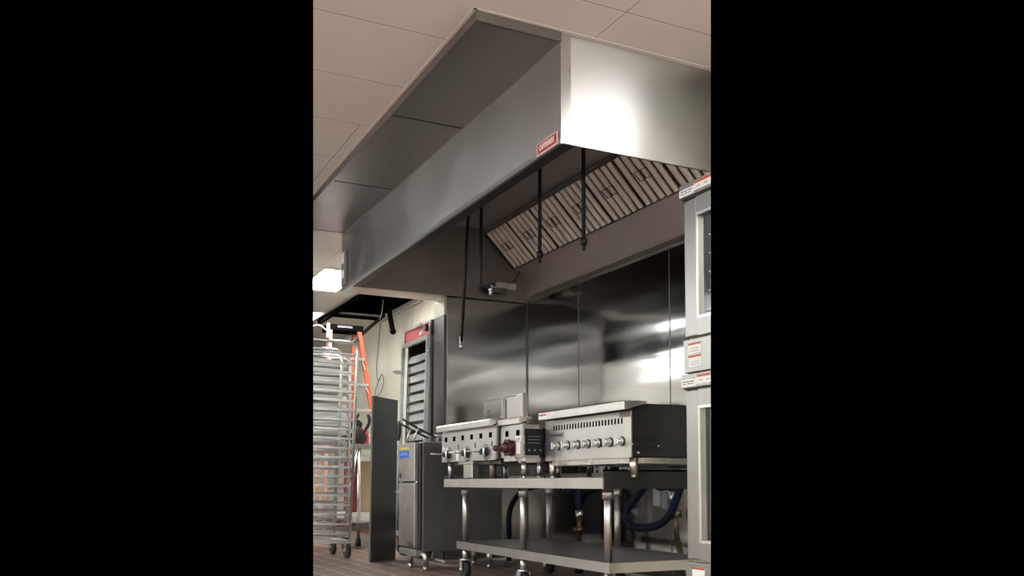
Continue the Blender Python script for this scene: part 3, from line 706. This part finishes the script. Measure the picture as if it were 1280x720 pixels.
for k in range(7):
    z = .30+k*.272; xr_ = 2.80+(2.24-z)/2.24*.37; xl = 2.49-(2.24-z)/2.24*.07
    MB().box(xl+.01, xr_-.01, 9.21, 9.30, z-.022, z+.006, .002).build('step', ALU, ld)
    MB().tube([(xr_-.03, 9.23, z-.02), (xr_+.01, 9.24, z-.12)], .007, 6, 1).build('step_brace', ALU, ld)

# ------------------------------------------------------------------ work table at the back, with its load
wt = thing('work_table', 'metal work table with a low shelf, half hidden behind the upright metal sheet', 'table', (2.9, 8.86, 0))
MB().box(2.46, 3.25, 8.64, 9.12, .965, 1.005, .003).build('top', ALU, wt)
MB().box(2.49, 3.25, 8.66, 8.68, .84, .90).build('apron', TRIMW, wt)
MB().box(2.49, 3.25, 9.08, 9.10, .56, .61).build('crossbar', TRIMW, wt)
MB().box(2.49, 3.25, 8.66, 9.10, .29, .33).build('crossbar_shelf', TRIMW, wt)
for (x, y) in ((2.63, 8.67), (2.63, 9.07), (3.2, 8.67), (3.2, 9.07)):
    l = MB().cyl((x, y, .06), (x, y, .965), .018).build('leg', ALU, wt)
    MB().cyl((x, y, 0), (x, y, .07), .026).build('foot', BLACK, l)
MB().tube([(2.61, 8.655, .95), (2.54, 8.655, .60), (2.49, 8.655, .25)], .012, 8, 1).build('brace', STEEL, wt)
MB().box(2.45, 3.1, 8.30, 8.655, .225, .245).box(2.45, 3.1, 8.30, 8.31, .18, .225).build('low_shelf', STEEL, wt)
for x in (2.66, 3.05): MB().cyl((x, 8.36, 0), (x, 8.36, .226), .016).build('shelf_leg', BLACKSTEEL, wt)
tag(MB().box(2.665, 3.05, 8.75, 9.02, .331, .83, .004).build('cardboard_box', TAN), 'plain brown cardboard box standing on the crossbar shelf under the work table', 'box')
tag(MB().box(2.57, 2.655, 8.75, 9.0, .331, .83, .008).build('red_case', mat('dull_red', (.25, .035, .025), .6)), 'narrow red case standing beside the cardboard box under the work table', 'case')
# black tote with handles
bg = thing('tool_bag', 'black tool bag with two upright straps lying on top of the work table', 'bag', (2.6, 8.85, 1.005))
bb = MB().sphere((2.60, 8.85, 1.085), .085, (1.0, 1.1, 1.0)).sphere((2.53, 8.83, 1.06), .06, (.8, 1, .9)).sphere((2.66, 8.85, 1.06), .062, (.9, 1, .9)).sphere((2.61, 8.84, 1.16), .05, (1.2, 1, .8))
bb.box(2.50, 2.68, 8.79, 8.91, 1.006, 1.06, .02)
BG = Matrix.Translation((2.63, 8.85, 1.006)) @ Matrix.Diagonal((1.15, 1.1, 1.3, 1)) @ Matrix.Translation((-2.60, -8.85, -1.006))
bb.xf(BG).build('body', CLOTH, bg)
MB().tube([(2.58, 8.82, 1.14), (2.60, 8.80, 1.20), (2.625, 8.80, 1.24)], .014, 8, 3).xf(BG).build('strap', CLOTH, bg)
MB().tube([(2.66, 8.82, 1.08), (2.72, 8.80, 1.17), (2.71, 8.80, 1.24)], .014, 8, 3).xf(BG).build('strap', CLOTH, bg)
MB().sphere((2.58, 8.77, 1.13), .02, (1.6, .6, .8)).build('buckle', mat('grey_buckle', (.4, .4, .4), .4), bg)
rb = MB().sphere((2.775, 9.02, 1.10), .08, (.7, .8, 1.15)).box(2.72, 2.83, 8.98, 9.08, 1.006, 1.13, .02).build('red_cloth_bag', REDCLOTH)
tag(rb, 'crumpled red cloth bundle on the work table, right of the black bag', 'cloth')

# ------------------------------------------------------------------ ceiling opening details
ho = thing('hatch_frame', 'black frame around the square hole in the ceiling behind the hood', 'ceiling frame', (3.1, 9.8, CEIL-.05))
MB().box(HX0-.045, HX0-.002, HY0-.05, HY1+.5, CEIL-.05, CEIL-.001).build('side_rail', VOID, ho)
MB().box(HX0, HX1-.03, HY1-.02, HY1+.03, CEIL-.035, CEIL-.001).build('end_rail', VOID, ho)
MB().box(HX1-.02, HX1, HY0, HY1, CEIL-.03, CEIL-.001).build('wall_side_rail', TRIMW, ho)
b = MB().tube([(3.33, 10.05, CEIL-.02), (3.02, 9.6, 2.34), (2.68, 9.13, 2.07)], .02, 8, 1)
tag(b.build('hanging_bar', DARKT), 'dark metal bar dangling diagonally from the ceiling hole in front of the ladder cap', 'bar')
b = MB().tube([(3.165, 9.4, CEIL+.05), (3.18, 9.4, 2.48), (3.215, 9.4, 2.30)], [.028]*1+[.028]*12, 10, 6).sphere((3.22, 9.4, 2.28), .035)
tag(b.build('rubber_stub', VOID), 'black rubber-covered stub hanging out of the ceiling hole near the cream wall', 'stub')
b = MB().tube([(3.12, 9.45, CEIL+.04), (3.11, 9.45, 2.50), (3.10, 9.5, 2.42)], .004, 6, 4)
tag(b.build('hanging_wire', CORD), 'thin wire curling out of the ceiling hole beside the black stub', 'wire')
w = [(3.425, 10.45, 2.585), (3.43, 10.55, 2.3), (3.43, 10.62, 2.0), (3.43, 10.55, 1.86), (3.425, 10.40, 1.93), (3.425, 10.33, 1.84), (3.425, 10.42, 1.72), (3.425, 10.6, 1.68), (3.425, 10.63, 1.76), (3.425, 10.5, 1.88)]
tag(MB().tube(w, .0035, 6, 5).build('wall_wire', BLACK), 'thin dark wire hanging down the cream wall and ending in a loop', 'wire')
tag(MB().tube([(2.10, 9.0, CEIL-.001), (2.2, 9.0, 2.235), (2.30, 9.0, 2.215), (2.375, 9.0, 2.17)], .007, 6, 5).build('ceiling_cable', CORD), 'pale cable curving out from the ceiling at the far left above the racks', 'cable')

# ------------------------------------------------------------------ gas pipes, hoses, outlets on the steel wall
h1 = [(3.12, 6.32, .02), (3.12, 6.32, .20), (3.12, 6.30, .42), (3.14, 6.14, .55), (3.17, 5.92, .60), (3.2, 5.65, .605), (3.21, 5.48, .57), (3.21, 5.42, .47), (3.21, 5.41, .43)]
tag(MB().tube(h1, .021, 12).build('gas_hose', BLUE), 'dark blue gas hose arching under the stand behind its middle legs', 'hose')
def valve(x, y, ztop, zbot, label, lean=0):
    t = thing('gas_pipe', label, 'pipe', (x, y, zbot))
    MB().cyl((x, y, ztop), (x, y+lean*.3, (ztop+zbot)/2), .016).cyl((x, y+lean*.3, (ztop+zbot)/2), (x, y+lean, zbot), .018).build('pipe', BRASS, t)
    MB().cyl((x, y, ztop+.03), (x, y, ztop-.02), .026, 6).build('fitting', ALU, t)
    MB().cyl((x, y+lean*.25, ztop-.08), (x, y+lean*.28, ztop-.12), .030, 8).sphere((x-.03, y+lean*.25, ztop-.1), .018).build('valve', BRASS, t)
    MB().cyl((x, y+lean, zbot), (x, y+lean, zbot-.03), .03, 12).build('flange', BLACKSTEEL, t)
    return t
valve(3.21, 5.41, .40, .03, 'short brass gas pipe with a valve on the end of the arching hose')
h2 = [(3.2, 4.60, .60), (3.19, 4.68, .53), (3.18, 4.78, .44), (3.18, 4.76, .375), (3.18, 4.64, .345), (3.18, 4.46, .365), (3.18, 4.33, .43), (3.18, 4.26, .53), (3.18, 4.22, .60), (3.19, 4.16, .68)]
tag(MB().tube(h2, .023, 12).build('gas_hose', BLUE), 'dark blue gas hose hanging in a low loop under the right end of the stand', 'hose')
h3 = [(3.22, 4.50, .60), (3.22, 4.47, .592), (3.22, 4.40, .60), (3.22, 4.36, .60), (3.22, 4.355, .555)]
tag(MB().tube(h3, .021, 12).build('gas_hose', BLUE), 'short dark blue gas hose coming down onto the tall leaning brass pipe', 'hose')
valve(3.22, 4.35, .54, .03, 'tall leaning brass gas pipe with a valve behind the right end of the stand', -.14)
ob = thing('switch_box', 'grey electrical box on the steel wall behind the right end of the stand', 'electrical box', (3.40, 4.7, .46))
MB().box(3.39, XB-.007, 4.69, 4.80, .455, .62, .004).build('box', mat('box_grey', (.25, .27, .30), .45, .6), ob)
MB().box(3.385, 3.39, 4.71, 4.78, .475, .60).build('cover', ALU, ob)
for k, (y, lab) in enumerate(((5.50, 'pale outlet on the steel wall beneath the charbroiler, left one'), (5.17, 'pale outlet on the steel wall beneath the charbroiler, right one'))):
    t = thing('wall_outlet', lab, 'outlet', (3.43, y, .67), 'outlets on the steel wall')
    MB().box(3.415, XB-.007, y-.05, y+.05, .675, .765, .004).build('plate', mat('outlet_grey', (.5, .48, .45), .5), t)
    MB().box(3.413, 3.415, y-.018, y+.018, .69, .715).box(3.413, 3.415, y-.018, y+.018, .725, .75).build('socket', BLACK, t)
t = thing('switch_plate', 'small pale switch on the steel wall above the arching hose', 'switch', (3.42, 5.95, .55))
MB().box(3.405, XB-.007, 5.935, 5.985, .545, .64, .003).build('plate', BLACK, t); MB().box(3.402, 3.405, 5.95, 5.975, .575, .63).build('rocker', WHITE, t)

# ------------------------------------------------------------------ stacked ovens at the right edge
def oven(zb, zt, label, strip_top, base_h):
    OX, OY = 2.545, 3.292
    y0 = 2.45
    t = thing('convection_oven', label, 'oven', (2.95, 3.0, zb), 'stacked convection ovens')
    # open-fronted cavity
    zc0, zc1 = zb+base_h+.03, zt-.06
    b = MB().box(OX, 3.30, OY-.012, OY, zb, zt).box(3.288, 3.30, y0, OY-.012, zb, zt).box(OX, 3.288, y0, OY-.012, zt-.012, zt).box(OX, 3.288, y0, OY-.012, zb, zb+.012)
    b.build('body', OVENSTEEL, t)
    b = MB().box(OX+.02, 3.2, OY-.07, OY-.06, zc0, zc1).box(3.19, 3.2, y0, OY-.07, zc0, zc1).box(OX+.02, 3.19, y0, OY-.07, zc1-.01, zc1).box(OX+.02, 3.19, y0, OY-.07, zc0, zc0+.01)
    b.build('cavity', OVENIN, t)
    zd0, zd1 = zb+base_h+.012, zt-.068
    yg = OY-.095
    b = MB().box(OX-.035, OX+.012, yg, OY-.006, zd0, zd1, .006).box(OX-.035, OX+.012, y0, yg, zd1-.085, zd1).box(OX-.035, OX+.012, y0, yg, zd0, zd0+.085)
    dr = b.build('door', OVENSTEEL, t)
    g = MB().box(OX-.037, OX-.03, yg-.007, yg, zd0+.075, zd1-.075).box(OX-.037, OX-.03, y0, yg-.012, zd1-.087, zd1-.075).box(OX-.037, OX-.03, y0, yg-.012, zd0+.075, zd0+.087)
    g.build('window_frame', ALU, dr)
    MB().box(OX-.02, OX-.014, y0, yg, zd0+.085, zd1-.085).build('window_glass', GLASSM, dr)
    b = MB()
    for k in range(5):
        z = zd0+.13+k*.085
        b.cyl((OX+.06, y0, z), (OX+.06, OY-.09, z), .004, 6)
        b.cyl((OX+.05, OY-.075, z), (3.15, OY-.075, z), .004, 6)
    for y in (3.15, 3.05): b.cyl((OX+.055, y, zd0+.09), (OX+.055, y, zd1-.09), .003, 6)
    b.build('rack_guide', ALU, t)
    b = MB().box(OX-.055, OX+.02, y0, OY, zt-.062, zt, .002); tp = b.build('top_strip', OVENSTEEL, t)
    MB().box(OX-.045, OX, y0, OY-.01, zt-.068, zt-.062).build('strip_gap', BLACK, t)
    MB().box(OX-.0565, OX-.055, 3.185, OY-.002, zt-.056, zt-.024).build('label', WHITE, tp)
    ink = MB()
    for k in range(2):
        ink.box(OX-.0572, OX-.0565, OY-.045-k*.05, OY-.012-k*.05, zt-.036, zt-.032).box(OX-.0572, OX-.0565, OY-.04-k*.05, OY-.01-k*.05, zt-.046, zt-.043)
    ink.box(OX-.0572, OX-.0565, OY-.055, OY-.050, zt-.048, zt-.03)
    ink.build('print', INK, tp)
    MB().box(OX-.0565, OX-.055, 2.98, 3.183, zt-.050, zt-.010).build('label', WHITE, tp)
    MB().box(OX-.0572, OX-.0565, 2.985, 3.18, zt-.020, zt-.010).build('label_stripe', STRIPE, tp)
    ink = MB()
    for y in (3.15, 3.10, 3.045): ink.box(OX-.0572, OX-.0565, y-.012, y+.012, zt-.037, zt-.033)
    ink.build('print', mat('grey_print', (.35, .33, .33), .6), tp)
    bp = MB().box(OX-.04, OX, y0, OY, zb, zb+base_h, .003).build('base_panel', OVENSTEEL, t)
    return t, bp, OX
t, bp, OX = oven(1.112, 1.968, 'upper stainless convection oven of the stack at the right edge', 0, .15)
for (z0, z1) in ((1.195, 1.243), (1.135, 1.187)):
    MB().box(OX-.0415, OX-.04, 3.165, 3.255, z0, z1).build('label', WHITE, bp)
    MB().box(OX-.042, OX-.0415, 3.165, 3.255, z1-.009, z1).build('label_stripe', STRIPE, bp)
    q = MB()
    for k in range(2): q.box(OX-.042, OX-.0415, 3.18, 3.24, z0+.010+k*.011, z0+.013+k*.011)
    q.build('print', mat('grey_print', (.4, .38, .38), .6), bp)
t, bp, OX = oven(.09, 1.104, 'lower stainless convection oven, bottom of the stack at the right edge', 0, .18)
MB().box(OX-.0415, OX-.04, 3.16, 3.245, .165, .25).build('label', WHITE, bp)
MB().box(OX-.042, OX-.0415, 3.16, 3.245, .241, .25).build('label_stripe', STRIPE, bp)
for (x, y) in ((2.62, 3.24), (3.22, 3.24)):
    MB().cyl((x, y, 0), (x, y, .09), .03).build('leg', ALU, t)

# ------------------------------------------------------------------ camera, world, look
cam = bpy.data.cameras.new('camera'); co = bpy.data.objects.new('camera', cam); C.objects.link(co)
co.location = O; co.rotation_euler = (PI/2+PITCH, 0, YAW)
cam.sensor_width = 36; cam.lens = 36*FPX/1280; cam.shift_x = 0; cam.shift_y = (PCY-360)/1280; cam.clip_start = .05
bpy.context.scene.camera = co
w = bpy.data.worlds.new('world'); bpy.context.scene.world = w; w.use_nodes = True
w.node_tree.nodes['Background'].inputs[0].default_value = (0, 0, 0, 1); w.node_tree.nodes['Background'].inputs[1].default_value = 0
vs = bpy.context.scene.view_settings
vs.view_transform = 'Standard'; vs.look = 'None'; vs.gamma = 1; vs.use_curve_mapping = False; vs.exposure = 0.8
